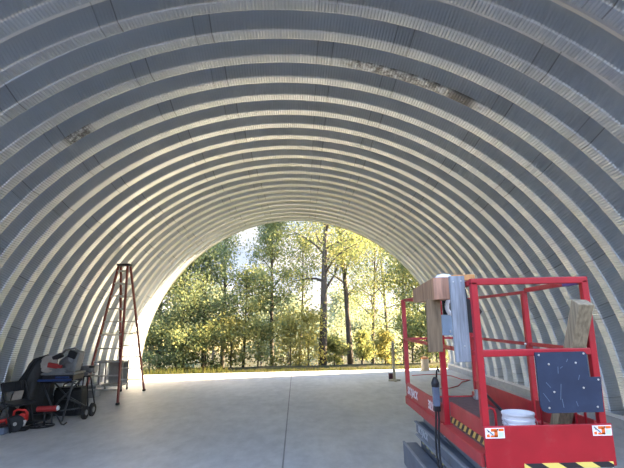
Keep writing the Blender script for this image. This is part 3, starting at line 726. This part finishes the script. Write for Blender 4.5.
for y in (.0, .30):
    wh = part('wheel', M['rubber'], ss, lambda b: b.lathe([(.05, -.025), (.11, -.03), (.125, -.02), (.125, .02), (.11, .03), (.05, .025)], (.44, y+.1, .126), 24, rotm('Y', 90)))
    part('hub', M['greysteel'], wh, lambda b: b.lathe([(0, -.03), (.05, -.032), (.055, 0), (.05, .032), (0, .03)], (.44, y+.1, .126), 16, rotm('Y', 90)))
ts = thing('table_saw', 'grey table saw with a red guard and blue rails on the black stand', 'saw', (-4.33, 9.06, .745))
part('base', M['black'], ts, lambda b: b.box((.02, 0, .055), (.58, .42, .10), None, .015))
part('rail', M['sawblue'], ts, lambda b: (b.box((-.02, -.23, .02), (.62, .03, .04), None, .006), b.box((.12, -.235, .07), (.25, .03, .03), None, .006)), split=True)
part('table', M['sawgrey'], ts, lambda b: (b.box((.02, 0, .13), (.62, .46, .035), None, .006), b.box((.0, -.18, .19), (.3, .04, .08), None, .006)))
part('blade_guard', M['sawpale'], ts, lambda b: b.lathe([(.0, -.02), (.15, -.022), (.165, -.012), (.165, .012), (.15, .022), (.0, .02)], (-.20, -.16, .31), 28, rotm('X', 80) @ rotm('Y', 0)), label='pale round blade guard')
part('motor', M['sawgrey'], ts, lambda b: (b.lathe([(0, -.16), (.09, -.16), (.11, -.13), (.11, .12), (.08, .16), (0, .16)], (.10, .0, .34), 20, rotm('Y', 60) @ rotm('X', 20)), b.box((.20, .02, .34), (.22, .26, .40), rotm('Y', 12), .04), b.tube([(.0, -.04, .50), (.06, -.06, .56), (.22, -.04, .585), (.3, -.02, .52)], .02, 8)))
part('handle', M['black'], ts, lambda b: (b.box((-.05, -.12, .44), (.18, .1, .09), rotm('Y', -25), .02), b.box((.22, -.1, .47), (.16, .07, .13), rotm('Y', 20), .02)), split=True)
part('cover', M['sawred'], ts, lambda b: (b.box((-.09, -.2, .285), (.18, .06, .09), rotm('Y', 10), .018), b.box((.03, -.2, .265), (.1, .06, .06), rotm('Y', 8), .015)), label='red motor cover', split=True)
bg_ = thing('backing_bag', 'black bag added as dark backing behind the legs of the saw stand', 'bag', (-4.42, 9.62, 0))  # bag shape added to keep the space between the legs dark
part('bag_body', M['tarp'], bg_, lambda b: (b.box((0, 0, .26), (.56, .30, .52), None, .05), b.box((.0, -.16, .2), (.34, .05, .24), None, .02)))
part('handle', M['black'], bg_, lambda b: b.tube([(-.14, -.06, .50), (-.12, -.06, .60), (0, -.06, .64), (.12, -.06, .60), (.14, -.06, .50)], .013, 7))
part('flap', M['black'], bg_, lambda b: b.box((0, 0, .525), (.5, .24, .03), None, .012))
# second tool beside it
gt = thing('bench_grinder', 'grey bench tool on thin legs between the saw and the ladder', 'tool', (-4.22, 9.78, 0))
part('stand', M['steelblk'], gt, lambda b: [b.tube([(x*.4, y*.4, .72), (x, y, .01)], .014, 6) for x, y in ((-.17, -.17), (.17, -.17), (-.17, .17), (.17, .17))]+[b.box((0, 0, .73), (.28, .2, .03), None, .006)])
part('motor', M['sawgrey'], gt, lambda b: (b.lathe([(0, -.13), (.06, -.13), (.075, -.1), (.075, .1), (.06, .13), (0, .13)], (0, 0, .86), 18, rotm('Y', 90)), b.box((0, 0, .77), (.14, .12, .07), None, .01)))
for x in (-.18, .18):
    part('grinding_wheel', M['greypanel'], gt, lambda b: b.lathe([(0, -.02), (.08, -.02), (.08, .02), (0, .02)], (x, 0, .86), 20, rotm('Y', 90)))
part('rest', M['black'], gt, lambda b: (b.box((-.15, -.1, .98), (.2, .08, .05), rotm('Y', 8), .01), b.box((.16, -.1, .92), (.1, .06, .04), None, .008)), split=True)

# ------------------------------------------------------------------ red roller stand
rs_ = thing('roller_stand', 'red roller on a black wire frame with a round base ring on the floor', 'roller stand', (-4.36, 8.62, 0), math.radians(6))
part('roller', M['sawred'], rs_, lambda b: b.lathe([(0, -.17), (.045, -.17), (.05, -.16), (.05, .16), (.045, .17), (0, .17)], (.03, 0, .30), 20, rotm('Y', 90)))
part('end_cap', M['white'], rs_, lambda b: b.lathe([(0, -.02), (.04, -.02), (.045, 0), (.03, .02), (0, .02)], (.215, 0, .305), 16, rotm('Y', 90)))
part('frame', M['steelblk'], rs_, lambda b: (b.tube([(-.26, -.02, .36), (-.19, -.02, .14), (-.16, -.02, .11), (.05, -.02, .11)], .013, 8), b.tube([(-.2, 0, .225), (.12, 0, .225), (.19, -.01, .20), (.30, -.02, .03), (.34, -.02, .02), (.37, .03, .05)], .014, 8),
     b.tube([(-.0, 0, .02), (-.0, 0, .25)], .02, 8)))
part('base_ring', M['steelblk'], rs_, lambda b: (b.tube([(-.04+.21*math.cos(t), -.02+.17*math.sin(t), .02) for t in np.linspace(0, 2*PI, 29)[:-1]], .014, 7, closed=True), b.tube([(-.24, -.02, .02), (.16, -.02, .02)], .010, 6), b.tube([(-.04, -.18, .02), (-.04, .14, .02)], .010, 6)))
# ------------------------------------------------------------------ red cut off saw
cs = thing('cutoff_saw', 'red cut off saw with a dark round blade lying by the folding chair', 'power saw', (-4.66, 8.28, 0), math.radians(8))
part('engine_body', M['toolred'], cs, lambda b: (b.box((-.05, .05, .19), (.22, .16, .10), rotm('Y', -8), .025), b.box((.1, .05, .22), (.10, .15, .14), None, .02), b.prism([(-.04, .12), (.02, .12), (.09, .28), (.0, .26)], -.03, .03)))
part('front_handle', M['toolred'], cs, lambda b: b.tube([(-.05, .0, .20), (-.03, -.02, .335), (.02, -.02, .36), (.14, -.02, .345), (.17, .0, .30), (.15, .02, .2)], .02, 8))
part('rear_handle', M['toolred'], cs, lambda b: b.tube([(-.12, .05, .2), (-.24, .04, .175), (-.33, .03, .15), (-.36, .03, .12)], [.03, .032, .034, .026], 10))
bl = part('blade', M['black'], cs, lambda b: b.lathe([(.02, -.004), (.13, -.004), (.13, .004), (.02, .004)], (.02, -.07, .135), 30, rotm('X', 78)))
part('flange', M['greypanel'], bl, lambda b: b.lathe([(0, .012), (.03, .01), (.032, -.008), (0, -.012)], (.02, -.07, .135), 16, rotm('X', 78)))
part('guard', M['black'], cs, lambda b: (b.tube([(.02+.142*math.cos(t), -.05, .137+.13*math.sin(t)) for t in np.linspace(.2, 2.6, 12)], .013, 7), b.box((.0, .04, .03), (.36, .16, .05), None, .01)))
part('muffler', M['alu'], cs, lambda b: b.box((.15, -.04, .14), (.05, .05, .10), rotm('Y', 20), .01))
tc_ = thing('tool_case', 'low dark case on the floor at the left edge beside the red saw', 'case', (-4.9, 8.12, 0), math.radians(5))
part('shell', M['plug'], tc_, lambda b: b.box((0, 0, .06), (.40, .22, .115), None, .02))
part('lid', M['black'], tc_, lambda b: b.box((0, 0, .128), (.41, .23, .03), None, .012))
part('handle', M['black'], tc_, lambda b: b.tube([(-.06, -.115, .08), (-.055, -.14, .085), (.055, -.14, .085), (.06, -.115, .08)], .009, 6))

# ------------------------------------------------------------------ grey cart behind the ladder
gc = thing('utility_cart', 'grey steel utility cart against the left wall behind the ladder', 'cart', (-4.86, 12.75, 0))
for x in (-.30, .30):
    for y in (-.2, .2):
        part('leg', M['greysteel'], gc, lambda b: b.box((x, y, .42), (.035, .035, .72), None, .004))
        part('caster', M['rubber'], gc, lambda b: b.lathe([(0, -.015), (.035, -.015), (.035, .015), (0, .015)], (x, y, .036), 14, rotm('Y', 90)))
part('top_tray', M['greypanel'], gc, lambda b: (b.box((0, 0, .76), (.66, .46, .03), None, .006), b.box((0, -.22, .785), (.66, .015, .05))))
part('shelf', M['greypanel'], gc, lambda b: b.box((0, 0, .16), (.66, .46, .03), None, .006))
part('back_panel', M['greypanel'], gc, lambda b: b.box((.04, .19, .46), (.5, .012, .56)))
hj = thing('storage_crate', 'grey crate on the floor left of the utility cart', 'crate', (-4.98, 11.75, 0))
part('bin', M['greysteel'], hj, lambda b: (b.box((0, 0, .14), (.34, .30, .27), None, .02), b.box((0, 0, .265), (.37, .33, .03), None, .01)))
part('frame', M['greysteel'], hj, lambda b: (b.tube([(-.13, .1, .27), (-.13, .1, .74), (.13, .1, .74), (.13, .1, .27)], .014, 8), b.tube([(-.13, .1, .5), (.13, .1, .5)], .01, 8)))

# ------------------------------------------------------------------ small things near the far opening
p = atZ(394.5, 381)
sk = thing('wooden_stake', 'pale wooden stake standing upright near the right side of the far opening', 'stake', (p.x, p.y, 0))
part('shaft', M['stake'], sk, lambda b: b.box((0, 0, .56), (.075, .06, 1.10), None, .006))
part('base', M['stake'], sk, lambda b: (b.box((0, 0, .025), (.34, .07, .05), None, .006), b.box((0, 0, .02), (.07, .34, .04), None, .006)))
bx = MB(); bx.box((0, 0, .09), (.12, .12, .18), None, .02); q = atZ(391, 379.5)
tag(bx.build('paint_can', M['maroon'], None, (q.x, q.y, 0)), 'small dark red can beside the pale stake', 'can')
p = Vector((4.38, 15.75, 0))
tb_ = thing('cooler_jug', 'tan round jug with an orange lid on the slab beyond the lift', 'jug', p)
part('body', M['tan'], tb_, lambda b: b.lathe([(0, 0), (.13, 0), (.14, .02), (.13, .36), (.12, .38), (0, .38)], n=24), smooth=40)
part('lid', M['orange'], tb_, lambda b: b.lathe([(0, 0), (.125, 0), (.125, .05), (.06, .075), (0, .08)], (0, 0, .38), 24), smooth=40)
cd = MB(); cp = [atZ(x, y, .012) for x, y in ((412, 375.5), (425, 374.6), (438, 374.2), (452, 376), (462, 379.5), (470, 380), (462, 382), (458, 386), (450, 388), (440, 388.5))]
cc = []
for i in range(len(cp)-1):
    for t in (0, .5): cc.append(cp[i].lerp(cp[i+1], t))
cd.tube(cc+[cp[-1]], .012, 6)
o = cd.build('extension_cord', M['cord']); tag(o, 'red extension cord lying on the floor behind the lift', 'cord')

# ------------------------------------------------------------------ light
SUN_E, SKY, EXPO = 43, 2.3, 1.2
sun = bpy.data.lights.new('sun', 'SUN'); sun.energy = SUN_E; sun.angle = math.radians(.6); sun.color = (1, .75, .46)
so = bpy.data.objects.new('sun', sun); COL.objects.link(so)
el, az = math.radians(23), math.radians(11)
sv = Vector((math.cos(el)*math.cos(az), math.cos(el)*math.sin(az), math.sin(el)))
so.rotation_euler = (-sv).to_track_quat('-Z', 'Y').to_euler(); so.location = sv*40
w = bpy.data.worlds.new('sky'); scn.world = w; w.use_nodes = True
N, L = w.node_tree.nodes, w.node_tree.links; bg = N['Background']
tc = N.new('ShaderNodeTexCoord'); mp = N.new('ShaderNodeMapping'); mp.inputs['Scale'].default_value = (1, 1, 3.2); L.new(tc.outputs['Generated'], mp.inputs['Vector'])
nz = N.new('ShaderNodeTexNoise'); nz.inputs['Scale'].default_value = 3.4; nz.inputs['Detail'].default_value = 8; nz.inputs['Roughness'].default_value = .55; L.new(mp.outputs['Vector'], nz.inputs['Vector'])
r = N.new('ShaderNodeValToRGB'); r.color_ramp.elements[0].position = .47; r.color_ramp.elements[1].position = .63; L.new(nz.outputs['Fac'], r.inputs['Fac'])
sp_ = N.new('ShaderNodeSeparateXYZ'); L.new(tc.outputs['Generated'], sp_.inputs[0])
g = N.new('ShaderNodeValToRGB'); e = g.color_ramp.elements
e[0].position, e[0].color = 0.0, (.62, .72, .86, 1); e[1].position, e[1].color = .7, (.25, .45, .90, 1); q = e.new(.22); q.color = (.45, .64, .95, 1)
L.new(sp_.outputs['Z'], g.inputs['Fac'])
mx = N.new('ShaderNodeMixRGB'); mx.inputs['Color2'].default_value = (.95, .95, .96, 1); L.new(r.outputs['Color'], mx.inputs['Fac']); L.new(g.outputs['Color'], mx.inputs['Color1'])
def wm(op, a, b_, clamp=False):
    x = N.new('ShaderNodeMath'); x.operation = op; x.use_clamp = clamp
    for i, q in enumerate((a, b_)):
        if isinstance(q, (int, float)): x.inputs[i].default_value = q
        else: L.new(q, x.inputs[i])
    return x.outputs[0]
fy = wm('MULTIPLY', wm('SUBTRACT', sp_.outputs['Y'], .55), 3.0, True)
fz = wm('SUBTRACT', 1.0, wm('MULTIPLY', wm('SUBTRACT', sp_.outputs['Z'], .30), 4.0, True), True)
m2 = N.new('ShaderNodeMixRGB'); m2.blend_type = 'MULTIPLY'; m2.inputs['Color2'].default_value = (.2, .2, .2, 1)
L.new(wm('MULTIPLY', fy, fz), m2.inputs['Fac']); L.new(mx.outputs['Color'], m2.inputs['Color1'])
L.new(m2.outputs['Color'], bg.inputs['Color']); bg.inputs['Strength'].default_value = SKY

vs = scn.view_settings
vs.view_transform = 'Standard'; vs.look = 'None'; vs.gamma = 1; vs.use_curve_mapping = False; vs.exposure = EXPO
scn.cycles.max_bounces = 12; scn.cycles.diffuse_bounces = 8; scn.cycles.glossy_bounces = 6; scn.cycles.transmission_bounces = 6
